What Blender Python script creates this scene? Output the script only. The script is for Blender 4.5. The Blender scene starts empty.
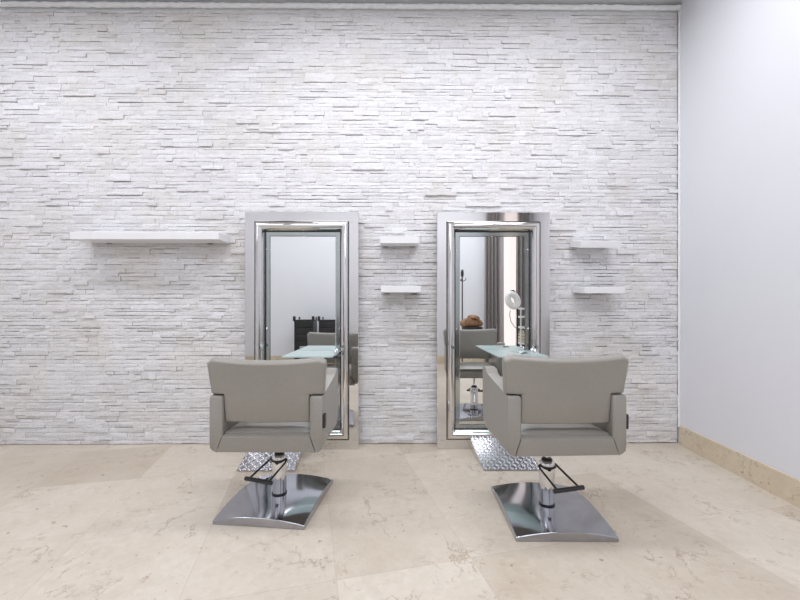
import bpy, math, random
from mathutils import Vector, Matrix, Euler

# ------------------------------------------------------------------ camera, world, lights, exposure
SC = bpy.context.scene
COL = SC.collection
D = 2.98            # camera to stone wall
XR = 2.204          # right wall, where it meets the stone wall
XW = 2.62           # the room is wider beside the camera
XL = -4.4           # left wall
YB = -1.645          # rear wall behind the camera
HC = 3.432           # ceiling height

cam_data = bpy.data.cameras.new('camera')
cam = bpy.data.objects.new('camera', cam_data)
COL.objects.link(cam)
cam.location = (0, 0, 1.05)
cam.rotation_euler = (math.radians(90), 0, math.radians(-0.41))
cam_data.sensor_width = 36
cam_data.lens = 383 / 800 * 36
cam_data.shift_x = 0
cam_data.shift_y = 9 / 800
cam_data.clip_start = 0.02
SC.camera = cam

world = bpy.data.worlds.new('sky')
SC.world = world
world.use_nodes = True
bg = world.node_tree.nodes['Background']
bg.inputs[0].default_value = (1.0, 0.88, 0.865, 1)
bg.inputs[1].default_value = 1.4

LIGHTS = [  # x, y, size x, size y, watts
    (-2.7, 1.88, 1.3, 0.26, 25), (-0.4, 1.88, 1.3, 0.26, 28), (1.15, 1.88, 0.9, 0.26, 20),
    (-2.9, -0.5, 1.6, 1.1, 22), (-0.9, -0.5, 1.6, 1.1, 30), (1.0, -0.5, 1.4, 1.1, 43),  # rear row: unseen panels added to fill the room with light
]
lamp_objs = []
for (lx, ly, sx, sy, w) in LIGHTS:
    ld = bpy.data.lights.new('panel_lamp', 'AREA')
    ld.shape = 'RECTANGLE'; ld.size = sx; ld.size_y = sy
    ld.energy = w; ld.color = (0.92, 0.94, 1.0)
    lo = bpy.data.objects.new('panel_lamp', ld)
    lo.location = (lx, ly, HC - 0.035)
    COL.objects.link(lo)
    lamp_objs.append(lo)

SC.view_settings.view_transform = 'Standard'
SC.view_settings.look = 'None'
SC.view_settings.gamma = 1
SC.view_settings.use_curve_mapping = False
SC.view_settings.exposure = -0.08

# ------------------------------------------------------------------ material helpers
def new_mat(name):
    m = bpy.data.materials.new(name); m.use_nodes = True
    nt = m.node_tree
    return m, nt, nt.nodes['Principled BSDF']

def nd(nt, typ, **kw):
    n = nt.nodes.new(typ)
    for k, v in kw.items(): setattr(n, k, v)
    return n

def ramp(nt, fac, stops):
    r = nd(nt, 'ShaderNodeValToRGB')
    els = r.color_ramp.elements
    while len(els) < len(stops): els.new(0.5)
    for e, (p, c) in zip(els, stops):
        e.position = p; e.color = (*c, 1) if len(c) == 3 else c
    nt.links.new(fac, r.inputs[0])
    return r.outputs[0]

def mixc(nt, a, b, fac, mode='MIX'):
    m = nd(nt, 'ShaderNodeMix', data_type='RGBA', blend_type=mode)
    for sock, v in ((m.inputs[0], fac), (m.inputs[6], a), (m.inputs[7], b)):
        if isinstance(v, bpy.types.NodeSocket): nt.links.new(v, sock)
        elif isinstance(v, (int, float)): sock.default_value = v
        else: sock.default_value = (*v, 1)
    return m.outputs[2]

def math_n(nt, op, a, b=0.0, c=None):
    m = nd(nt, 'ShaderNodeMath', operation=op)
    for i, v in enumerate((a, b) if c is None else (a, b, c)):
        if isinstance(v, bpy.types.NodeSocket): nt.links.new(v, m.inputs[i])
        else: m.inputs[i].default_value = v
    return m.outputs[0]

def noise(nt, scale, detail=4, rough=0.55, vec=None, stretch=None):
    tc = nd(nt, 'ShaderNodeTexCoord')
    v = tc.outputs['Object']
    if stretch:
        mp = nd(nt, 'ShaderNodeMapping'); mp.inputs['Scale'].default_value = stretch
        nt.links.new(v, mp.inputs[0]); v = mp.outputs[0]
    n = nd(nt, 'ShaderNodeTexNoise')
    n.inputs['Scale'].default_value = scale; n.inputs['Detail'].default_value = detail
    n.inputs['Roughness'].default_value = rough
    nt.links.new(v, n.inputs['Vector'])
    return n.outputs[0]

def bump(nt, p, h, strength, dist=0.01):
    b = nd(nt, 'ShaderNodeBump'); b.inputs['Strength'].default_value = strength
    b.inputs['Distance'].default_value = dist
    nt.links.new(h, b.inputs['Height']); nt.links.new(b.outputs[0], p.inputs['Normal'])

def plain(name, col, rough=0.5, metal=0.0, var=0.04, nscale=6, bmp=0.0, bscale=200, **kw):
    m, nt, p = new_mat(name)
    n = noise(nt, nscale)
    c = ramp(nt, n, [(0.3, tuple(x * (1 - var) for x in col)), (0.7, tuple(min(1, x * (1 + var)) for x in col))])
    nt.links.new(c, p.inputs['Base Color'])
    p.inputs['Roughness'].default_value = rough; p.inputs['Metallic'].default_value = metal
    for k, v in kw.items(): p.inputs[k].default_value = v
    if bmp: bump(nt, p, noise(nt, bscale, 3), bmp, 0.002)
    return m

M = {}
# stacked quartz ledger stone
m, nt, p = new_mat('quartz_stone')
geo = nd(nt, 'ShaderNodeNewGeometry')
rnd = geo.outputs['Random Per Island']
base = ramp(nt, rnd, [(0.0, (0.745, 0.74, 0.735)), (0.15, (0.80, 0.798, 0.80)), (0.6, (0.83, 0.828, 0.832)), (1.0, (0.88, 0.88, 0.89))])
n1 = noise(nt, 14, 6, 0.65, stretch=(1, 1, 2.5))
c = mixc(nt, base, ramp(nt, n1, [(0.3, (0.86, 0.855, 0.85)), (0.6, (1, 1, 1))]), 0.6, 'MULTIPLY')
n2 = noise(nt, 2.3, 3, 0.5)
c = mixc(nt, c, ramp(nt, n2, [(0.34, (0.965, 0.945, 0.915)), (0.52, (1, 1, 1))]), 1.0, 'MULTIPLY')
n3 = noise(nt, 9, 5, 0.7, stretch=(0.8, 1, 1.6))
n4 = math_n(nt, 'MULTIPLY', ramp(nt, n3, [(0.64, (0, 0, 0)), (0.70, (1, 1, 1))]), 0.45)
c = mixc(nt, c, (0.50, 0.40, 0.27), n4)
n5 = ramp(nt, noise(nt, 105, 3, 0.7), [(0.34, (0.66, 0.64, 0.62)), (0.47, (1, 1, 1))])
c = mixc(nt, c, n5, 0.6, 'MULTIPLY')
c = mixc(nt, c, (0.955, 0.95, 0.96), 1.0, 'MULTIPLY')
nt.links.new(c, p.inputs['Base Color'])
p.inputs['Roughness'].default_value = 0.72
bump(nt, p, noise(nt, 85, 5, 0.7, stretch=(1, 1, 1.3)), 0.65, 0.003)
M['stone'] = m
M['mortar'] = plain('dark_mortar', (0.30, 0.27, 0.24), 0.9)

# cream marble floor in square-set slabs laid at an angle
A = math.radians(103.2)
def marble(name, tiles=True, tint=(1, 1, 1)):
    m, nt, p = new_mat(name)
    tc = nd(nt, 'ShaderNodeTexCoord'); sep = nd(nt, 'ShaderNodeSeparateXYZ')
    nt.links.new(tc.outputs['Object'], sep.inputs[0])
    X, Y, Z = sep.outputs
    cloud = noise(nt, 1.7, 5, 0.6)
    c = ramp(nt, cloud, [(0.25, (0.565, 0.49, 0.405)), (0.5, (0.635, 0.57, 0.485)), (0.75, (0.70, 0.645, 0.57))])
    fine = noise(nt, 22, 6, 0.7)
    c = mixc(nt, c, ramp(nt, fine, [(0.3, (0.90, 0.88, 0.85)), (0.65, (1.03, 1.03, 1.03))]), 0.8, 'MULTIPLY')
    # thin veins: ridges of warped noise
    for sc, w, colr, amt in ((1.5, 0.006, (0.36, 0.26, 0.18), 0.75), (3.1, 0.009, (0.36, 0.29, 0.23), 0.6)):
        v = noise(nt, sc, 7, 0.62, stretch=(1, 0.55, 1) if sc < 2 else (0.6, 1, 1))
        d = math_n(nt, 'ABSOLUTE', math_n(nt, 'SUBTRACT', v, 0.5 if sc < 2 else 0.53))
        k = ramp(nt, d, [(0.0, (1, 1, 1)), (w, (0, 0, 0))])
        gate = ramp(nt, noise(nt, sc * 2.3, 3), [(0.50, (0, 0, 0)), (0.58, (1, 1, 1))])
        f = math_n(nt, 'MULTIPLY', math_n(nt, 'MULTIPLY', k, gate), amt)
        c = mixc(nt, c, colr, f)
    wv = noise(nt, 5.5, 6, 0.7)
    dw = math_n(nt, 'ABSOLUTE', math_n(nt, 'SUBTRACT', wv, 0.5))
    kw_ = math_n(nt, 'MULTIPLY', ramp(nt, dw, [(0.0, (1, 1, 1)), (0.02, (0, 0, 0))]), 0.16)
    c = mixc(nt, c, (0.82, 0.78, 0.72), kw_)
    sp = ramp(nt, noise(nt, 24, 3, 0.6), [(0.675, (0, 0, 0)), (0.70, (1, 1, 1))])
    c = mixc(nt, c, (0.30, 0.22, 0.16), math_n(nt, 'MULTIPLY', sp, 0.7))
    if tiles:
        u = math_n(nt, 'ADD', math_n(nt, 'MULTIPLY', X, math.sin(A)), math_n(nt, 'MULTIPLY', Y, -math.cos(A)))
        v = math_n(nt, 'ADD', math_n(nt, 'MULTIPLY', X, math.cos(A)), math_n(nt, 'MULTIPLY', Y, math.sin(A)))
        uu = math_n(nt, 'DIVIDE', math_n(nt, 'SUBTRACT', u, 0.11 - 5.615), 0.5615)
        vv = math_n(nt, 'DIVIDE', math_n(nt, 'SUBTRACT', v, 1.50 - 5.95), 0.595)
        ph = math_n(nt, 'ADD', math_n(nt, 'ADD', math_n(nt, 'MULTIPLY', math_n(nt, 'FLOOR', uu), 6.0), math_n(nt, 'MULTIPLY', math_n(nt, 'FLOOR', vv), 6.419)), 2.274)
        hsh = math_n(nt, 'FRACT', math_n(nt, 'MULTIPLY', math_n(nt, 'SINE', ph), 43.758))
        tone = ramp(nt, hsh, [(0.0, (0.86, 0.825, 0.78)), (0.45, (0.97, 0.955, 0.935)), (1.0, (1.05, 1.06, 1.07))])
        c = mixc(nt, c, tone, 1.0, 'MULTIPLY')
        def edge(t, size):
            fr = math_n(nt, 'FRACT', t)
            return math_n(nt, 'MULTIPLY', math_n(nt, 'MINIMUM', fr, math_n(nt, 'SUBTRACT', 1.0, fr)), size)
        e = math_n(nt, 'MINIMUM', edge(uu, 0.5615), edge(vv, 0.595))
        g = math_n(nt, 'LESS_THAN', e, 0.0014)
        c = mixc(nt, c, (0.42, 0.34, 0.27), math_n(nt, 'MULTIPLY', g, 0.4))
    c = mixc(nt, c, tint, 1.0, 'MULTIPLY')
    nt.links.new(c, p.inputs['Base Color'])
    rr = ramp(nt, fine, [(0.3, (0.30,) * 3), (0.7, (0.42,) * 3)])
    nt.links.new(rr, p.inputs['Roughness'])
    p.inputs['Specular IOR Level'].default_value = 0.35
    return m
M['floor'] = marble('cream_marble_floor')
M['skirt'] = marble('cream_marble_skirting', False, (1.06, 1.01, 0.90))
M['paint'] = plain('white_wall_paint', (0.775, 0.78, 0.815), 0.75, var=0.01, nscale=1.5, bmp=0.08, bscale=90)
M['ceil'] = plain('grey_white_ceiling_paint', (0.78, 0.79, 0.80), 0.85, var=0.02)
M['plaster'] = plain('rough_plaster', (0.86, 0.875, 0.875), 0.7, var=0.06, nscale=30, bmp=0.6, bscale=60)
M['shelf'] = plain('white_lacquer', (0.84, 0.84, 0.85), 0.35, var=0.01)
M['chrome'] = plain('polished_chrome', (0.72, 0.72, 0.74), 0.05, 1.0, var=0.02, nscale=3)
M['steel'] = plain('polished_steel', (0.71, 0.70, 0.69), 0.045, 1.0, var=0.02, nscale=2, bmp=0.012, bscale=6)
M['basechrome'] = plain('base_plate_chrome', (0.44, 0.45, 0.485), 0.10, 1.0, var=0.05, nscale=9)
M['mirror'] = plain('mirror_silver', (0.86, 0.88, 0.875), 0.003, 1.0, var=0.0)
M['mborder'] = plain('frosted_mirror_border', (0.42, 0.455, 0.445), 0.14, 1.0, var=0.03)
M['bevel'] = plain('bright_bevelled_mirror_edge', (0.9, 0.92, 0.92), 0.2, 1.0, var=0.01)
M['black'] = plain('black_plastic', (0.02, 0.02, 0.022), 0.35)
M['tread'] = plain('brightened_tread_steel', (0.88, 0.88, 0.91), 0.10, 1.0, var=0.05, nscale=20)  # lighter copy of the plate steel, highlights painted into the lozenges
M['plate'] = plain('darkened_tread_plate_steel', (0.42, 0.42, 0.45), 0.22, 1.0, var=0.1, nscale=20)  # darkened to paint in the dark chair reflected between the lozenges
M['dark'] = plain('dark_seam', (0.05, 0.045, 0.04), 0.8)
M['curtain'] = plain('taupe_curtain_cloth', (0.25, 0.225, 0.215), 0.9, var=0.12, nscale=40)
M['sheer'] = plain('pale_sheer_cloth', (0.62, 0.57, 0.57), 0.9, var=0.03)
M['leather'] = plain('tan_brown_leather', (0.26, 0.135, 0.065), 0.45, var=0.25, nscale=18)
M['whitep'] = plain('white_plastic', (0.80, 0.79, 0.77), 0.35, var=0.02)
M['towel'] = plain('beige_towel', (0.60, 0.53, 0.40), 0.9, var=0.2, nscale=30)
M['wood'] = plain('dark_wood', (0.05, 0.03, 0.025), 0.5)
M['emit'], nt, p = new_mat('lit_diffuser')
p.inputs['Base Color'].default_value = (0.9, 0.9, 0.9, 1)
tc_n = noise(nt, 3); M['emit'] = plain('opal_diffuser', (0.85, 0.85, 0.85), 0.5)

# vinyl upholstery
m, nt, p = new_mat('taupe_vinyl')
n = noise(nt, 3.5, 4)
c = ramp(nt, n, [(0.3, (0.288, 0.272, 0.242)), (0.7, (0.318, 0.301, 0.270))])
f = noise(nt, 260, 2, 0.5)
c = mixc(nt, c, ramp(nt, f, [(0.35, (0.93, 0.93, 0.93)), (0.65, (1.04, 1.04, 1.04))]), 1.0, 'MULTIPLY')
nt.links.new(c, p.inputs['Base Color'])
p.inputs['Roughness'].default_value = 0.34
bump(nt, p, noise(nt, 330, 2, 0.5), 0.35, 0.001)
M['vinyl'] = m
# glass
def glass(name, col, rough=0.0):
    m, nt, p = new_mat(name)
    n = noise(nt, 2)
    nt.links.new(ramp(nt, n, [(0.3, col), (0.7, tuple(min(1, x * 1.01) for x in col))]), p.inputs['Base Color'])
    p.inputs['Transmission Weight'].default_value = 1.0
    p.inputs['Roughness'].default_value = rough
    p.inputs['IOR'].default_value = 1.5
    return m
M['glass'] = glass('frosted_green_glass', (0.76, 0.90, 0.88), 0.3)
M['glass'].node_tree.nodes['Principled BSDF'].inputs['Transmission Weight'].default_value = 0.5
M['pane'] = glass('clear_window_glass', (0.98, 0.98, 0.98), 0.0)

# ------------------------------------------------------------------ mesh helpers
class MB:
    def __init__(s): s.v = []; s.f = []
    def add(s, vs, fs):
        o = len(s.v); s.v += [tuple(x) for x in vs]; s.f += [tuple(i + o for i in f) for f in fs]; return s
    def box(s, x0, x1, y0, y1, z0, z1, mat=None):
        vs = [(x, y, z) for z in (z0, z1) for y in (y0, y1) for x in (x0, x1)]
        if mat is not None: vs = [mat @ Vector(v) for v in vs]
        return s.add(vs, [(0, 2, 3, 1), (4, 5, 7, 6), (0, 1, 5, 4), (2, 6, 7, 3), (0, 4, 6, 2), (1, 3, 7, 5)])
    def loft(s, loops, closed=True, caps=True, ring=False):
        n = len(loops[0]); vs = [v for l in loops for v in l]; fs = []
        L = len(loops)
        for i in range(L if ring else L - 1):
            a = i * n; b = ((i + 1) % L) * n
            for j in range(n if closed else n - 1):
                k = (j + 1) % n
                fs.append((a + j, a + k, b + k, b + j))
        if caps and not ring:
            fs.append(tuple(range(n))[::-1]); fs.append(tuple((L - 1) * n + j for j in range(n)))
        return s.add(vs, fs)
    def lathe(s, prof, seg=32, c=(0, 0, 0), mat=None):
        loops = []
        for r, z in prof:
            l = [Vector((r * math.cos(2 * math.pi * k / seg), r * math.sin(2 * math.pi * k / seg), z)) for k in range(seg)]
            if mat is not None: l = [mat @ q for q in l]
            loops.append([q + Vector(c) for q in l])
        return s.loft(loops)
    def tube(s, pts, r, seg=12, closed=False):
        pts = [Vector(q) for q in pts]; loops = []; N = len(pts); prev = None
        for i, q in enumerate(pts):
            if closed: t = pts[(i + 1) % N] - pts[i - 1]
            else: t = pts[min(i + 1, N - 1)] - pts[max(i - 1, 0)]
            t.normalize()
            if prev is None:
                up = Vector((0, 0, 1)) if abs(t.z) < 0.9 else Vector((1, 0, 0))
                a = t.cross(up).normalized()
            else:
                a = (prev - t * prev.dot(t)).normalized()
            prev = a; b = t.cross(a)
            rr = r[i] if isinstance(r, (list, tuple)) else r
            loops.append([q + (a * math.cos(2 * math.pi * k / seg) + b * math.sin(2 * math.pi * k / seg)) * rr for k in range(seg)])
        return s.loft(loops, ring=closed, caps=not closed)
    def prism(s, poly, x0, x1):       # poly in (y, z), extruded along x
        return s.loft([[(x0, y, z) for y, z in poly], [(x1, y, z) for y, z in poly]])
    def build(s, name, mat, parent=None, bevel=0, seg=3, smooth=True, subsurf=0, angle=35):
        me = bpy.data.meshes.new(name); me.from_pydata(s.v, [], s.f); me.update()
        import bmesh
        bm = bmesh.new(); bm.from_mesh(me); bmesh.ops.recalc_face_normals(bm, faces=bm.faces); bm.to_mesh(me); bm.free()
        me.materials.append(mat)
        o = bpy.data.objects.new(name, me); COL.objects.link(o)
        if parent is not None: o.parent = parent
        if bevel:
            b = o.modifiers.new('bevel', 'BEVEL'); b.width = bevel; b.segments = seg; b.limit_method = 'ANGLE'
            b.angle_limit = math.radians(30)
        if subsurf:
            ss = o.modifiers.new('sub', 'SUBSURF'); ss.levels = subsurf; ss.render_levels = subsurf
        if smooth:
            for pl in me.polygons: pl.use_smooth = True
            try: me.set_sharp_from_angle(angle=math.radians(angle))
            except Exception: pass
        return o

def empty(name, loc, rz=0):
    o = bpy.data.objects.new(name, None); COL.objects.link(o)
    o.location = loc; o.rotation_euler = (0, 0, rz); o.empty_display_size = 0.1
    return o
def tag(o, label, cat, group=None):
    o['label'] = label; o['category'] = cat
    if group: o['group'] = group
    return o
def struct(o): o['kind'] = 'structure'; return o

# ------------------------------------------------------------------ the room
struct(MB().box(XL - 0.1, XW + 0.1, YB - 0.15, D + 0.16, -0.1, 0).build('floor', M['floor'], smooth=False))
struct(MB().box(XL - 0.1, XW + 0.1, YB - 0.15, D + 0.16, HC, HC + 0.1).build('ceiling', M['ceil'], smooth=False))
SL = 0.0716                                   # the right wall stands 4 degrees off square
def rx(y): return XR + SL * (y - D)
YJ = 1.45                                     # where the room steps out
poly = [(rx(D + 0.16), D + 0.16), (rx(YJ), YJ), (XW, YJ), (XW, YB - 0.15), (XW + 0.1, YB - 0.15), (XW + 0.1, D + 0.16)]
struct(MB().loft([[(x, y, z) for x, y in poly] for z in (0, HC)]).build('wall_right', M['paint'], smooth=False))
struct(MB().box(XL - 0.1, XL, YB - 0.15, D + 0.16, 0, HC).build('wall_left', M['paint'], smooth=False))
WX0, WX1, WZ0, WZ1 = 1.78, 2.42, 0.06, 3.0
rw = MB()
rw.box(XL, WX0, YB - 0.15, YB, 0, HC); rw.box(WX1, XW, YB - 0.15, YB, 0, HC)
rw.box(WX0, WX1, YB - 0.15, YB, 0, WZ0); rw.box(WX0, WX1, YB - 0.15, YB, WZ1, HC)
struct(rw.build('wall_rear', M['paint'], smooth=False))
w = struct(empty('window_1', (0.5 * (WX0 + WX1), YB - 0.08, WZ0)))
hw, hh = (WX1 - WX0) / 2, WZ1 - WZ0
f = MB()
for a in ((-hw, -hw + 0.05, 0, hh), (hw - 0.05, hw, 0, hh), (-hw + 0.05, hw - 0.05, 0, 0.06), (-hw + 0.05, hw - 0.05, hh - 0.05, hh)):
    f.box(a[0], a[1], -0.03, 0.03, a[2], a[3])
f.build('window_frame', M['whitep'], w, bevel=0.004)
MB().box(-hw + 0.05, hw - 0.05, -0.004, 0.004, 0.06, hh - 0.05).build('pane', M['pane'], w, smooth=False)

# stacked stone wall: every course a run of split stones with its own depth and rough face
random.seed(7)
sw = MB()
z = 0.004
ztop = 3.356
while z < ztop:
    h = random.choice((0.020, 0.024, 0.027, 0.030, 0.033, 0.036))
    if z + h > ztop: h = ztop - z
    if h < 0.008: break
    x = XL - random.random() * 0.2
    xe = XR - 0.010
    while x < xe:
        L = random.choice((0.05, 0.07, 0.10, 0.12, 0.14, 0.18, 0.24)) * random.uniform(0.85, 1.15)
        x1 = min(x + L, xe)
        if xe - x1 < 0.03: x1 = xe
        g = 0.0009 * random.random() ** 2 + 0.0002
        dep = random.choice((0, 0.001, 0.002, 0.003)) + random.uniform(0, 0.0025)
        gt = random.uniform(0.0018, 0.0042) if random.random() < 0.24 else 0
        if random.random() < 0.07: dep += 0.009
        nx = max(2, int((x1 - x) / 0.028)); ny = 2
        tx = random.uniform(-0.002, 0.002); tz = random.uniform(-0.0014, 0.0014)
        yb = D + 0.03
        xs = [x + g + (x1 - x - 2 * g) * i / nx for i in range(nx + 1)]
        zs = [z + g + gt + (h - 2 * g - gt) * j / ny for j in range(ny + 1)]
        vs = []; fs = []
        for j, zz in enumerate(zs):
            for i, xx in enumerate(xs):
                edge = (i in (0, nx)) or (j in (0, ny))
                yy = D + 0.006 - dep + tx * (2 * i / nx - 1) + tz * (j - 1) + random.uniform(-0.001, 0.001) + (0.0012 if edge else 0)
                jz = random.uniform(-0.0012, 0.0012) if 0 < i < nx else 0
                vs.append((xx, yy, zz + jz))
        W = nx + 1
        for j in range(ny):
            for i in range(nx):
                fs.append((j * W + i, j * W + i + 1, (j + 1) * W + i + 1, (j + 1) * W + i))
        ring = [i for i in range(W)] + [j * W + nx for j in range(1, ny + 1)] + [ny * W + i for i in range(nx - 1, -1, -1)] + [j * W for j in range(ny - 1, 0, -1)]
        o = len(vs)
        for r_ in ring: vs.append((vs[r_][0], yb, vs[r_][2]))
        for k in range(len(ring)):
            k2 = (k + 1) % len(ring)
            fs.append((ring[k], o + k, o + k2, ring[k2]))
        sw.add(vs, fs)
        x = x1
    z += h
wb = sw.build('wall_back', M['stone'], smooth=False); struct(wb)
struct(MB().box(XL, XR + 0.002, D + 0.028, D + 0.16, 0, HC).build('wall_backing', M['mortar'], smooth=False))

def bead(name, a, b, r, n, seed):     # rough plaster bead
    random.seed(seed)
    a = Vector(a); b = Vector(b); pts = []; rr = []
    for i in range(n + 1):
        q = a.lerp(b, i / n) + Vector((random.uniform(-1, 1), random.uniform(-1, 1), random.uniform(-1, 1))) * r * 0.13
        pts.append(q); rr.append(r * random.uniform(0.86, 1.12))
    return struct(MB().tube(pts, rr, 9).build(name, M['plaster']))
t1 = MB()
t1.box(XL, XR, D + 0.010, D + 0.03, 3.357, HC)
struct(t1.build('trim_1', M['plaster'], bevel=0.004))
bead('trim_2', (XL, D - 0.018, 3.390), (XR, D - 0.018, 3.390), 0.018, 300, 3)
bead('trim_3', (XR - 0.006, D - 0.006, 0.13), (XR - 0.003, D - 0.006, 3.39), 0.0075, 130, 5)

# marble skirting in separate lengths, joints as slits
sk = MB(); y = D - 0.02
BH = 0.144
cuts = [D - 0.02, 2.36, 1.70, YJ]
for a, b in zip(cuts[:-1], cuts[1:]):
    a -= 0.0008; b += 0.0008
    pl = [(rx(a) - 0.014, a), (rx(b) - 0.014, b), (rx(b), b), (rx(a), a)]
    sk.loft([[(x, y, z) for x, y in pl] for z in (0, BH)])
struct(sk.build('baseboard_right', M['skirt'], bevel=0.0015, smooth=False))
sk = MB()
xx = XL
while xx < WX0 - 0.1:
    x2 = min(xx + 0.7, WX0); sk.box(xx + 0.0008, x2 - 0.0008, YB, YB + 0.014, 0, BH); xx = x2
struct(sk.build('baseboard_rear', M['skirt'], bevel=0.0015, smooth=False))

# ceiling light fixtures, including the added rear fill row
for k, (lo, (lx, ly, sx, sy, wt)) in enumerate(zip(lamp_objs, LIGHTS)):
    row = 'near the stone wall' if ly > 0 else 'added as fill over the camera side of the room'
    side = {0: 'leftmost', 1: 'middle', 2: 'rightmost'}[k % 3]
    t = tag(empty('ceiling_light', (lx, ly, HC)), 'flat white ceiling light panel %s, %s of its row' % (row, side), 'ceiling light', 'ceiling light panels')
    fr = MB(); e = 0.03
    fr.box(-sx/2-e, sx/2+e, -sy/2-e, -sy/2, -0.04, 0); fr.box(-sx/2-e, sx/2+e, sy/2, sy/2+e, -0.04, 0)
    fr.box(-sx/2-e, -sx/2, -sy/2, sy/2, -0.04, 0); fr.box(sx/2, sx/2+e, -sy/2, sy/2, -0.04, 0)
    fr.build('light_frame', M['whitep'], t)
    MB().box(-sx/2, sx/2, -sy/2, sy/2, -0.02, 0).build('diffuser', M['emit'], t)
    lo.parent = t; lo.location = (0, 0, -0.03)

# ------------------------------------------------------------------ floating shelves
def shelf(xc, width, depth, z0, thick, droop, label, group=None):
    """box shelf fixed to the wall; droop = tilt of the front edge downwards (radians)"""
    root = tag(empty('floating_shelf', (xc, D - 0.008, z0)), label, 'shelf', group)
    root.rotation_euler = (droop, 0, 0)
    MB().box(-width/2, width/2, -depth, 0, 0, thick).build('board', M['shelf'], root, bevel=0.002, seg=2)
    for sx in (-1, 1):
        b = MB(); b.box(sx*width*0.36 - 0.02, sx*width*0.36 + 0.02, -0.004, 0.0045, -0.004, 0.0)
        b.build('fixing_bracket', M['dark'], root)
    return root
shelf(-1.835, 1.078, 0.180, 1.556, 0.052, 0, 'long white floating shelf on the stone wall left of the mirrors')
G = 'small white floating shelves beside the mirrors'
shelf(0.016, 0.288, 0.155, 1.534, 0.05, 0, 'small white shelf between the mirrors, upper of that pair', G)
shelf(0.027, 0.295, 0.155, 1.172, 0.048, 0, 'small white shelf between the mirrors, lower of that pair', G)
shelf(1.488, 0.298, 0.19, 1.533, 0.050, math.radians(11), 'small white shelf right of the mirrors, upper one, sagging towards the front', G)
shelf(1.512, 0.298, 0.19, 1.178, 0.042, math.radians(4), 'small white shelf right of the mirrors, lower one', G)

# ------------------------------------------------------------------ mirrors
YF = 2.865          # front plane of the frame
def mirror(xc, label):
    W, H = 0.423, 1.776
    root = tag(empty('styling_mirror', (xc, YF, 0)), label, 'mirror', 'tall salon mirrors in polished steel frames')
    # profile: t = inward from the outer edge, d = towards the viewer (negative y)
    prof = [(0.0, -0.088), (0.0, -0.002), (0.002, 0.0), (0.068, 0.0), (0.0705, -0.002), (0.0712, -0.008), (0.074, -0.010)]
    for k in range(13):
        a = math.pi * k / 12
        prof.append((0.103 - 0.029 * math.cos(a), -0.010 + 0.032 * math.sin(a)))
    prof += [(0.136, -0.018), (0.137, -0.045), (0.137, -0.088)]
    loops = []
    for t, d in prof:
        x0, x1, z0, z1 = -W + t, W - t, t, H - t
        loops.append([(x0, -d, z0), (x1, -d, z0), (x1, -d, z1), (x0, -d, z1)])
    fm = MB().loft(loops, caps=False, ring=True)
    fr = fm.build('frame', M['steel'], root, angle=28)
    # recessed glass: frosted border, bright bevel, clear mirror
    a = 0.1365; b = a + 0.035; c = b + 0.0065
    def rect(t, y): return [(-W + t, y, t), (W - t, y, t), (W - t, y, H - t), (-W + t, y, H - t)]
    bd = MB(); L = [rect(a, 0.040), rect(b, 0.040), rect(b, 0.052), rect(a, 0.052)]
    bd.loft(L, caps=False, ring=True); border = bd.build('mirror_border', M['mborder'], root, smooth=False)
    gk = MB(); gk.loft([rect(a - 0.001, 0.030), rect(a + 0.006, 0.030), rect(a + 0.006, 0.0398), rect(a - 0.001, 0.0398)], caps=False, ring=True)
    gk.build('black_edge_ring', M['black'], root, smooth=False)  # thin black ring drawing a dark line inside the frame
    gv = MB(); gv.loft([rect(0.0708, 0.002), rect(0.0752, 0.002), rect(0.0752, 0.012), rect(0.0708, 0.012)], caps=False, ring=True)
    gv.build('groove_shade_ring', M['black'], root, smooth=False)  # black ring set into the groove to paint its shade
    bv = MB(); bv.loft([rect(b, 0.0415), rect(c, 0.037), rect(c, 0.050), rect(b, 0.050)], caps=False, ring=True)
    bv.build('bevelled_edge', M['bevel'], root, smooth=False)
    MB().box(-W + c, W - c, 0.0372, 0.049, c, H - c).build('mirror_glass', M['mirror'], root, smooth=False)
    MB().box(-W + 0.06, W - 0.06, 0.053, 0.086, 0.06, H - 0.06).build('backing_board', M['dark'], root, smooth=False)
    rot = Matrix.Rotation(math.pi / 2, 4, 'X')
    for (px, pz) in ((0, H - 0.15), (-W + 0.149, 1.50), (W - 0.149, 1.50), (-W + 0.149, 0.90), (W - 0.149, 0.90)):
        MB().lathe([(0.0075, 0), (0.0075, 0.004), (0.005, 0.006)], 14, (px, 0.040, pz), rot).build('glass_fixing', M['chrome'], root)
    # small chrome pegs on the frame, and the clamps that carry the glass shelf
    for sx in (-1, 1):
        px = sx * (W - 0.113)
        pg = MB().lathe([(0.011, 0), (0.011, 0.018), (0.008, 0.02), (0.008, 0.034), (0.012, 0.036), (0.012, 0.044)], 16, (px, -0.017, 0.768), rot).build('peg', M['chrome'], root)
        MB().lathe([(0.0125, 0.0), (0.0125, 0.006)], 16, (px, -0.035, 0.768), rot).build('peg_collar', M['black'], pg)
    return root
MXL, MXR = -0.713, 0.7215
mirror(MXL, 'tall steel-framed salon mirror behind the left styling chair')
mirror(MXR, 'tall steel-framed salon mirror behind the right styling chair')

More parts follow.
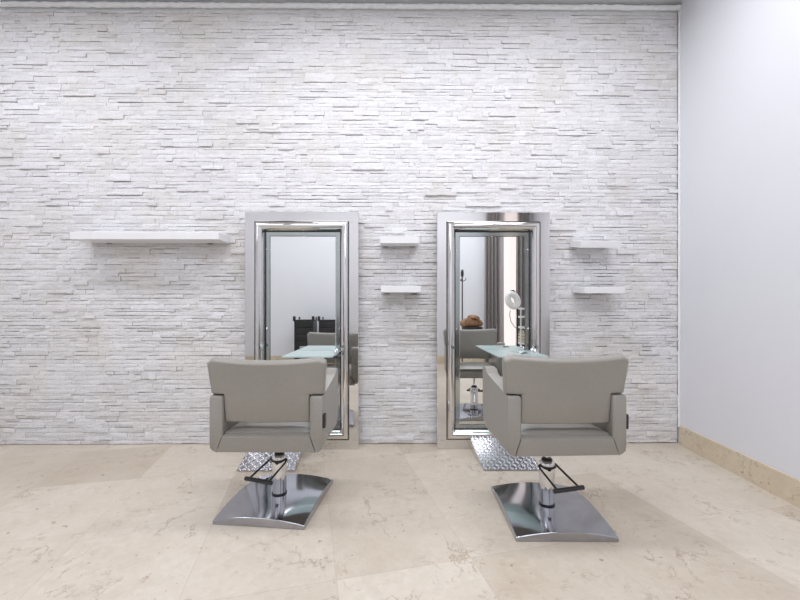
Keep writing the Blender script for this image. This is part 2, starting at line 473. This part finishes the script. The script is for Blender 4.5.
def glass_shelf(xc, label):
    # covers the right half of the mirror, clamped to the frame's right bar
    root = tag(empty('glass_shelf', (xc, YF, 0.728)), label, 'shelf', 'glass shelves clamped to the mirrors')
    MB().box(-0.050, 0.284, -0.335, 0.028, 0, 0.010).build('glass_top', M['glass'], root, bevel=0.0015, seg=2)
    for cy in (-0.050, -0.12):
        cl = MB(); cl.lathe([(0.013, -0.012), (0.013, 0.0), (0.013, 0.012), (0.010, 0.026), (0.006, 0.030)], 16, (0.270, cy, 0.0))
        cl.build('shelf_clamp', M['chrome'], root)
    MB().box(0.262, 0.296, -0.16, -0.026, -0.022, -0.011).build('clamp_arm', M['black'], root, bevel=0.003)
    return root
glass_shelf(MXL, 'pale green frosted glass shelf clamped to the left mirror behind the chair')
glass_shelf(MXR, 'pale green frosted glass shelf clamped to the right mirror, holding scissors')

# scissors lying on the right glass shelf
sc = tag(empty('scissors', (MXR + 0.14, YF - 0.13, 0.7385), math.radians(25)), 'small chrome scissors lying on the right glass shelf', 'scissors')
bl = MB()
for s_ in (-1, 1):
    r_ = Matrix.Rotation(s_ * 0.16, 4, 'Z')
    bl.add([r_ @ Vector(q) for q in [(-0.004, 0, 0.001), (0.004, 0, 0.001), (0.0005, 0.075, 0.001), (-0.004, 0, 0.003), (0.004, 0, 0.003), (0.0005, 0.075, 0.003)]],
           [(0, 2, 1), (3, 4, 5), (0, 1, 4, 3), (1, 2, 5, 4), (2, 0, 3, 5)])
    bl.tube([r_ @ Vector((0, -0.05 * i / 4, 0.003)) for i in range(5)], 0.0022, 8)
bl.build('blades', M['chrome'], sc)
for s_ in (-1, 1):
    c0 = Matrix.Rotation(s_ * 0.16, 4, 'Z') @ Vector((0, -0.064, 0.004))
    MB().tube([c0 + Vector((0.012 * math.cos(2*math.pi*k/16), 0.015 * math.sin(2*math.pi*k/16), 0)) for k in range(16)], 0.0025, 8, closed=True).build('finger_ring', M['black'], sc)

# ------------------------------------------------------------------ tread-plate footrests
def footrest(xc, label, seed):
    Wf, y1, y0, zt = 0.376, 2.862, 2.478, 0.098      # rear y, front y, rear height
    root = tag(empty('footrest', (xc, y0, 0)), label, 'footrest', 'tread plate footrests under the mirrors')
    SH = Matrix(((1, -0.055, 0, 0), (0, 1, 0, 0), (0, 0, 1, 0), (0, 0, 0, 1)))   # the box is slightly skewed in plan
    Ld = y1 - y0
    b = MB()
    b.prism([(0.006, 0.0), (Ld, 0.0), (Ld, zt - 0.004), (0.006, 0.004)], -Wf/2 + 0.004, Wf/2 - 0.004)
    b.v = [tuple(SH @ Vector(q)) for q in b.v]
    b.build('ramp_body', M['steel'], root, smooth=False)
    ang = math.atan2(zt - 0.006, Ld)
    Lh = math.hypot(Ld, zt - 0.006)
    R_ = SH @ Matrix.Translation((0, 0, 0.007)) @ Matrix.Rotation(ang, 4, 'X')
    tp = MB()
    tp.box(-Wf/2, Wf/2, 0, Lh, -0.002, 0.0008, R_)
    plate = tp.build('tread_plate', M['plate'], root, smooth=False)
    tp = MB(); p_ = 0.0285
    nx = int(Wf / p_); ny = int(Lh / p_)
    for i in range(nx):
        for j in range(ny):
            cx = -Wf/2 + (i + 0.5) * Wf / nx; cy = (j + 0.5) * Lh / ny
            a = math.radians(45 if (i + j) % 2 else -45)
            T = R_ @ Matrix.Translation((cx, cy, 0.0008)) @ Matrix.Rotation(a, 4, 'Z')
            l, w_, hh_ = 0.0165, 0.0056, 0.0060
            base_ = [(-l, 0, 0), (-l*.45, -w_, 0), (l*.45, -w_, 0), (l, 0, 0), (l*.45, w_, 0), (-l*.45, w_, 0)]
            top_ = [(q[0]*.72, q[1]*.45, hh_) for q in base_]
            tp.loft([[T @ Vector(q) for q in base_], [T @ Vector(q) for q in top_]])
    tp.build('raised_tread', M['tread'], plate, angle=20)
    return root
footrest(-0.848, 'raised diamond tread plate footrest behind the left styling chair', 1)
footrest(0.748, 'raised diamond tread plate footrest behind the right styling chair', 2)

# ------------------------------------------------------------------ styling chairs
def chair(loc, base_rot, seat_rot, lever_rot, s0, off, label):
    root = tag(empty('styling_chair', (*loc, 0)), label, 'chair', 'hydraulic salon styling chairs')
    # domed base plate
    bw, bd_, t0, a = 0.231, 0.250, 0.019, 0.026
    n = 16; b = MB(); vs = []; fs = []
    R0 = Matrix.Rotation(base_rot, 4, 'Z')
    def hz(u, v): return t0 + a * (1 - u*u*v*v) + 0.004 * (1 - u*u) * (1 - v*v)
    for j in range(n + 1):
        for i in range(n + 1):
            u, v = 2*i/n - 1, 2*j/n - 1
            vs.append(R0 @ Vector((bw*u, bd_*v, hz(u, v))))
    W = n + 1
    for j in range(n):
        for i in range(n): fs.append((j*W+i, j*W+i+1, (j+1)*W+i+1, (j+1)*W+i))
    ring = [i for i in range(W)] + [j*W+n for j in range(1, W)] + [n*W+i for i in range(n-1, -1, -1)] + [j*W for j in range(n-1, 0, -1)]
    o = len(vs)
    for r_ in ring: vs.append(Vector((vs[r_][0], vs[r_][1], 0.0)))
    for k in range(len(ring)):
        k2 = (k+1) % len(ring); fs.append((ring[k], ring[k2], o+k2, o+k))
    fs.append(tuple(o + k for k in range(len(ring)))[::-1])
    b.add(vs, fs).build('base_plate', M['basechrome'], root, bevel=0.003, seg=2)
    # column
    zc = 0.262 if s0 < 0.37 else 0.275
    MB().lathe([(0.037, 0.040), (0.037, 0.185), (0.0395, 0.187), (0.0395, zc - 0.022), (0.0385, zc - 0.012), (0.030, zc - 0.002)], 40).build('pump_column', M['chrome'], root)
    MB().lathe([(0.0395, 0.044), (0.0395, 0.056), (0.0378, 0.0565)], 40).build('column_gasket', M['black'], root)
    cap = MB().lathe([(0.027, zc - 0.004), (0.027, zc + 0.004), (0.020, zc + 0.010)], 32).build('column_cap', M['black'], root)
    MB().lathe([(0.011, zc), (0.011, s0 + 0.01)], 24).build('piston', M['chrome'], root)
    # foot pump lever: bracket, two rods and a rubber grip bar
    lev = empty('lever_pivot', (0, 0, 0)); 
    bpy.data.objects.remove(lev)
    LR = Matrix.Rotation(lever_rot, 4, 'Z')
    ztop_ = zc - 0.030; zbar = zc - 0.078
    lm = MB()
    for s_ in (-1, 1):
        pts = [(s_*0.036, 0.0, ztop_ + 0.006), (s_*0.049, -0.004, ztop_ + 0.002), (s_*0.052, -0.02, ztop_ - 0.006), (s_*0.060, -0.168, zbar)]
        lm.tube([LR @ Vector(q) for q in pts], 0.0052, 10)
    lever = lm.build('pump_lever', M['black'], root)
    MB().tube([LR @ Vector((-0.084, -0.168, zbar)), LR @ Vector((-0.080, -0.168, zbar)), LR @ Vector((0.080, -0.168, zbar)), LR @ Vector((0.084, -0.168, zbar))], [0.007, 0.011, 0.011, 0.007], 14).build('rubber_grip', M['black'], lever)
    br = MB()
    pts = [LR @ Vector((0.043*math.sin(t), -0.043*math.cos(t), ztop_ + 0.004 - 0.004*math.cos(t))) for t in [math.radians(d_) for d_ in range(-95, 96, 10)]]
    br.tube(pts, 0.0042, 8)
    br.build('lever_bracket', M['black'], root)
    # seat assembly, turned on its piston
    R = Matrix.Translation((off, 0, s0)) @ Matrix.Rotation(seat_rot, 4, 'Z')
    def X(l): return [R @ Vector(q) for q in l]
    w = 0.272; th = 0.062; bh = 0.084
    # arm profile (y, z): rear at -y (towards the viewer), front at +y
    prof = [(-0.243, 0.0), (-0.248, 0.02), (-0.248, 0.262), (-0.241, 0.272), (-0.215, 0.274), (0.09, 0.318), (0.115, 0.326), (0.130, 0.343), (0.160, 0.348),
            (0.182, 0.341), (0.190, 0.325), (0.195, 0.12), (0.184, 0.055), (0.150, 0.014), (0.11, 0.0)]
    for s_ in (-1, 1):
        mb = MB()
        def lp(x, zmin, ins=0.0):
            out = []
            cy, cz = -0.02, 0.18
            for (y_, z_) in prof:
                yy = y_ + (ins if y_ < cy else -ins) if ins else y_
                zz = z_ - (ins if z_ > cz else 0) if ins else z_
                out.append((s_*x, yy, max(zz, zmin)))
            return X(out)
        mb.loft([lp(w - th, bh, 0.006), lp(w - th + 0.006, bh - 0.008), lp(w - 0.036, 0.001), lp(w - 0.030, 0.0), lp(w - 0.012, 0.008), lp(w - 0.003, 0.022), lp(w, 0.042), lp(w, 0.05)] if True else [])
        arm = mb.build('armrest', M['vinyl'], root, angle=50)
        # stitched seam line down the outer rear edge
        st = MB()
        for k in range(26):
            zz = 0.04 + 0.0088 * k
            st.box(w - 0.0008, w + 0.0006, -0.232, -0.2305, zz, zz + 0.005, R @ Matrix.Scale(s_, 4, (1, 0, 0)))
        st.build('stitching', M['vinyl'], arm)
        if s_ == 1:
            hd = MB().box(w + 0.0, w + 0.014, -0.246, -0.214, 0.118, 0.186, R)
            hd.build('recline_knob', M['black'], arm, bevel=0.004)
    bmb = MB()
    py = [(-0.248, 0.004), (-0.250, 0.012), (-0.250, 0.076), (-0.240, 0.084), (0.175, 0.084), (0.188, 0.07), (0.188, 0.03), (0.165, 0.0), (-0.240, 0.0)]
    def bl_(sgn): 
        return X([(sgn * ((w - 0.034) - (th - 0.034 + 0.0006) * min(1, z_ / bh)) , y_, z_) for y_, z_ in py])
    bmb.loft([bl_(-1), bl_(1)])
    bmb.build('seat_base', M['vinyl'], root, angle=40)
    # cushion with a crowned top
    cu = MB(); nx_, ny_ = 12, 12; loops = []
    cw, c0, c1 = w - th - 0.002, -0.225, 0.196
    for j in range(ny_ + 1):
        v = 2*j/ny_ - 1; yy = c0 + (c1 - c0) * j / ny_
        row = []
        for i in range(nx_ + 1):
            u = 2*i/nx_ - 1
            zz = 0.094 + 0.026 * (1 - abs(u)**4) * (1 - abs(v)**4)
            row.append((cw*u, yy, zz))
        row += [(cw, yy, 0.083), (-cw, yy, 0.083)]
        loops.append(X(row))
    cu.loft(loops); cu.build('seat_cushion', M['vinyl'], root, angle=60)
    # T-shaped backrest: curved in plan, leaning back
    tb = 0.062; nb = 24
    z_low, z_notch, z_top = 0.142, 0.279, 0.452
    def outline(inset):
        """rows of (z, half width)"""
        i_ = inset
        return [(z_low + i_, 0.2085 - i_), (z_notch - 0.012 + i_ * 0.0, 0.2075 - i_), (z_notch + i_, 0.2075 - i_), (z_notch + 0.0005 + i_, 0.272 - i_), (z_notch + 0.02, 0.275 - i_), (z_top - 0.02, 0.286 - i_), (z_top - i_, 0.285 - i_)]
    def grid_face(depth, inset, topin):
        rows = []
        for z_, hw_ in outline(inset):
            row = []
            for i in range(nb + 1):
                u = 2*i/nb - 1; x_ = hw_ * u
                lean = -0.24 * (z_ - z_low) * 0.55
                crown = 0.0 
                zf = max(0.0, (z_ - z_notch - 0.02) / (z_top - z_notch - 0.02))
                ua = abs(u)
                zt_ = z_ + zf * (0.017 * ua ** 2 - 0.007) - zf ** 3 * (0.020 * max(0.0, (ua - 0.90) / 0.10) ** 2)
                y_ = -0.252 + depth + 0.030 * (x_/0.29)**2 + lean + 0.012
                row.append((x_, y_, zt_ - zf ** 4 * topin))
            rows.append(X(row))
        return rows
    bk = MB(); vs = []; fs = []
    layers = [(0.0, 0.008, 0.016), (0.002, 0.003, 0.012), (0.008, 0.0, 0.008), (0.026, 0.0, 0.001), (tb - 0.016, 0.0, 0.0), (tb - 0.004, 0.004, 0.006), (tb, 0.010, 0.014)]
    grids = [grid_face(d_, i_, q_) for d_, i_, q_ in layers]
    nr = len(grids[0]); W = nb + 1
    for g in grids:
        for r_ in g: vs += r_
    def idx(g, r_, i): return (g * nr + r_) * W + i
    for g in (0, len(grids) - 1):
        for r_ in range(nr - 1):
            for i in range(nb): fs.append((idx(g, r_, i), idx(g, r_, i+1), idx(g, r_+1, i+1), idx(g, r_+1, i)))
    for g in range(len(grids) - 1):
        for i in range(nb):
            fs.append((idx(g, 0, i), idx(g, 0, i+1), idx(g+1, 0, i+1), idx(g+1, 0, i)))
            fs.append((idx(g, nr-1, i), idx(g, nr-1, i+1), idx(g+1, nr-1, i+1), idx(g+1, nr-1, i)))
        for r_ in range(nr - 1):
            for i in (0, nb): fs.append((idx(g, r_, i), idx(g, r_+1, i), idx(g+1, r_+1, i), idx(g+1, r_, i)))
    bk.add(vs, fs)
    back = bk.build('backrest', M['vinyl'], root, angle=42)
    # hinge brackets between backrest and arms
    for s_ in (-1, 1):
        MB().box(s_*0.2085 - 0.007, s_*0.2085 + 0.007, -0.20, -0.16, 0.20, 0.24, R).build('hinge_bracket', M['dark'], back)
    return root
chair((-0.643, 2.095), math.radians(-6.3), math.radians(-1), math.radians(-20), 0.357, 0.015, 'taupe salon chair at the left mirror on a turned chrome base')
chair((0.771, 1.969), math.radians(-1), math.radians(2), math.radians(14), 0.385, -0.012, 'taupe salon chair at the right mirror, raised and turned slightly left')

# ------------------------------------------------------------------ things seen only in the mirrors
def trolley(x, y, label):
    t = tag(empty('tool_trolley', (x, y, 0)), label, 'trolley', 'black trolleys against the rear wall')
    b = MB(); w, d, h = 0.17, 0.17, 0.90
    for sx in (-1, 1):
        for sy in (-1, 1):
            b.box(sx*(w-0.012)-0.012, sx*(w-0.012)+0.012, sy*(d-0.012)-0.012, sy*(d-0.012)+0.012, 0.06, h)
    b.box(-w+0.004, w-0.004, -d+0.02, d-0.02, 0.10, h-0.05)
    b.build('trolley_frame', M['black'], t, bevel=0.003)
    for k in range(6):
        dr = MB().box(-w+0.026, w-0.026, d-0.02, d+0.004, 0.13+k*0.118, 0.235+k*0.118).build('drawer', M['black'], t, bevel=0.004)
        MB().box(-0.05, 0.05, d+0.004, d+0.012, 0.19+k*0.118, 0.2+k*0.118).build('drawer_pull', M['dark'], dr)
    MB().box(-w-0.01, w+0.01, -d, d, h-0.06, h-0.045).build('top_tray', M['black'], t, bevel=0.004)
    for sx in (-1, 1):
        MB().box(sx*w-0.022, sx*w+0.022, d-0.04, d+0.01, h-0.07, h+0.02).build('corner_handle', M['black'], t, bevel=0.008)
        for sy in (-1, 1):
            MB().lathe([(0.028, -0.011), (0.03, 0), (0.028, 0.011)], 18, (sx*(w-0.03), sy*(d-0.03), 0.03), Matrix.Rotation(math.pi/2, 4, 'Y')).build('caster', M['black'], t)
YT = -1.27
trolley(-1.686, YT, 'black drawer trolley at the rear wall, farther from the window')
trolley(-1.243, YT, 'black drawer trolley at the rear wall, nearer the window')

def curtain(x0, x1, n, name_mat, label, amp=0.035, y=YB+0.13, seed=0, z0=0.03, z1=3.08):
    random.seed(seed); t = tag(empty('curtain', ((x0+x1)/2, y, z0)), label, 'curtain')
    b = MB(); N = n * 10; rows = []
    hwid = (x1 - x0) / 2
    ph = [random.uniform(-0.3, 0.3) for _ in range(n + 2)]
    for k in range(9):
        zz = (z1 - z0) * k / 8
        s_ = 1.0 - 0.10 * k / 8
        fr = []; bk_ = []
        for i in range(N + 1):
            u = i / N; yy = amp * math.sin(2*math.pi*n*u + ph[int(u*n)] * math.sin(math.pi*k/8)) * (1.0 - 0.25*k/8)
            fr.append(((2*u - 1)*hwid*s_, yy, zz)); bk_.append(((2*u - 1)*hwid*s_, yy - 0.004, zz))
        rows.append(fr + bk_[::-1])
    b.loft(rows); b.build('cloth', M[name_mat], t, angle=60)
    return t
curtain(1.67, 1.945, 4, 'curtain', 'heavy taupe curtain, the wider one left of the window in the mirror', seed=1)
curtain(1.93, 2.07, 3, 'sheer', 'pale sheer curtain gathered beside the heavy taupe curtain', 0.016, YB+0.04, 2)
curtain(2.27, 2.52, 3, 'curtain', 'heavy taupe curtain in the corner by the right wall', seed=3)
r = tag(empty('curtain_rod', (2.08, YB+0.12, 3.12)), 'dark curtain rod above the rear window', 'curtain rod')
MB().tube([(-0.46, 0, 0), (0.5, 0, 0)], 0.012).build('rod', M['wood'], r)
for sx in (-0.42, 0.44): MB().box(sx-0.008, sx+0.008, -0.12, 0.0, -0.008, 0.008).build('rod_bracket', M['wood'], r)

# coat stand: slim dark pole with a knob
cs = tag(empty('coat_stand', (1.19, -1.20, 0)), 'slim dark coat stand near the rear wall', 'coat stand')
MB().lathe([(0.15, 0), (0.15, 0.015), (0.03, 0.03)], 28).build('foot', M['wood'], cs)
MB().lathe([(0.013, 0.02), (0.012, 1.65)], 14).build('pole', M['wood'], cs)
MB().lathe([(0.013, 1.63), (0.026, 1.66), (0.028, 1.72), (0.02, 1.76), (0.006, 1.775)], 18).build('knob', M['black'], cs)
for a in (0.4, 2.5, 4.6):
    MB().tube([(0.01*math.cos(a), 0.01*math.sin(a), 1.56), (0.05*math.cos(a), 0.05*math.sin(a), 1.57), (0.07*math.cos(a), 0.07*math.sin(a), 1.61)], 0.007, 8).build('hook', M['black'], cs)

# tall stool with a bag on it
stx, sty = 1.22, -0.40
st = tag(empty('bar_stool', (stx, sty, 0)), 'tall slim stool with a bag on it, seen in the right mirror', 'stool')
MB().lathe([(0.16, 0), (0.16, 0.01), (0.03, 0.025)], 30).build('foot', M['chrome'], st)
MB().lathe([(0.02, 0.02), (0.02, 0.72)], 20).build('post', M['chrome'], st)
MB().lathe([(0.03, 0.70), (0.16, 0.715), (0.17, 0.735), (0.165, 0.76), (0.02, 0.765)], 30).build('seat', M['black'], st)
bag = tag(empty('handbag', (stx, sty, 0.766)), 'slouchy tan brown leather bag on the tall stool', 'bag')
def blob(cx, cy, cz, rx, ry, rz_, seed, rot=0):
    random.seed(seed); b = MB(); loops = []; N = 24; K = 12
    for k in range(K + 1):
        t = math.pi * (0.02 + 0.96 * k / K) - math.pi/2
        lp = []
        for i in range(N):
            a = 2*math.pi*i/N
            w_ = 1 + 0.07*math.sin(3*a + seed) * math.cos(t) + 0.04*math.sin(7*a + 2*t)
            v = Vector((rx*w_*math.cos(t)*math.cos(a), ry*w_*math.cos(t)*math.sin(a), rz_*math.sin(t)))
            v = Matrix.Rotation(rot, 3, 'Y') @ v
            z_ = max(v.z + cz, 0.001)
            lp.append((v.x + cx, v.y + cy, z_))
        loops.append(lp)
    return b.loft(loops)
blob(-0.03, 0, 0.05, 0.185, 0.11, 0.095, 1).build('bag_body', M['leather'], bag, angle=80)
blob(0.02, 0.01, 0.145, 0.10, 0.08, 0.045, 4, 0.15).build('flap', M['leather'], bag, angle=80)
MB().tube([(0.12*math.cos(a)-0.02, 0.095, 0.06+0.085*math.sin(a)) for a in [math.pi*k/14 for k in range(15)]], 0.009, 8).build('strap', M['leather'], bag)

# ring lamp on a stand, tiered trolley with towels
rl = tag(empty('hair_dryer_stand', (1.95, -0.40, 0)), 'white oval ring dryer on a slim stand by the window', 'dryer')
MB().lathe([(0.16, 0), (0.16, 0.02), (0.03, 0.05)], 28).build('foot', M['whitep'], rl)
MB().lathe([(0.012, 0.04), (0.012, 1.20)], 14).build('pole', M['black'], rl)
tilt = Matrix.Translation((-0.09, 0.05, 1.19)) @ Matrix.Rotation(math.radians(-25), 4, 'Y') @ Matrix.Rotation(math.radians(90), 4, 'X')
MB().tube([(0.0, 0.0, 1.20), (-0.02, 0.01, 1.30), (-0.07, 0.03, 1.35), (-0.12, 0.04, 1.34)], 0.010, 8).build('arm', M['black'], rl)
MB().tube([tilt @ Vector((0.072*math.cos(2*math.pi*k/30), 0.105*math.sin(2*math.pi*k/30), 0)) for k in range(30)], 0.050, 14, closed=True).build('ring_hood', M['whitep'], rl)
MB().tube([(-0.13, 0.05, 1.03), (-0.14, 0.05, 0.95), (-0.12, 0.05, 0.85), (-0.06, 0.04, 0.76), (0.0, 0.02, 0.74)], 0.005, 8).build('cable', M['black'], rl)

tt = tag(empty('tiered_trolley', (2.24, -0.78, 0)), 'white tiered trolley stacked with towels beside the ring dryer', 'trolley')
b = MB()
for sx in (-1, 1):
    for sy in (-1, 1): b.box(sx*0.15-0.008, sx*0.15+0.008, sy*0.12-0.008, sy*0.12+0.008, 0.03, 1.08)
b.build('posts', M['whitep'], tt)
for zt_ in (0.15, 0.45, 0.72, 0.90, 1.04):
    MB().box(-0.16, 0.16, -0.13, 0.13, zt_, zt_+0.03).build('tray', M['whitep'], tt, bevel=0.004)
random.seed(4)
for k, (zt_, n_) in enumerate(((0.18, 3), (0.48, 4))):
    for j in range(n_):
        zz = zt_ + 0.002 + j*0.052
        tw = MB().box(-0.125, 0.125, -0.1, 0.1, 0, 0.048).build('folded_towel', M['towel'], None, bevel=0.018, seg=4)
        tw.location = (2.24 + random.uniform(-0.01, 0.01), -0.78, zz)
        tag(tw, 'folded beige towel on the %s tray, number %s from the bottom of its stack' % (('lowest', 'second lowest')[k], ('one', 'two', 'three', 'four')[j]), 'towel', 'folded towels on the tiered trolley')
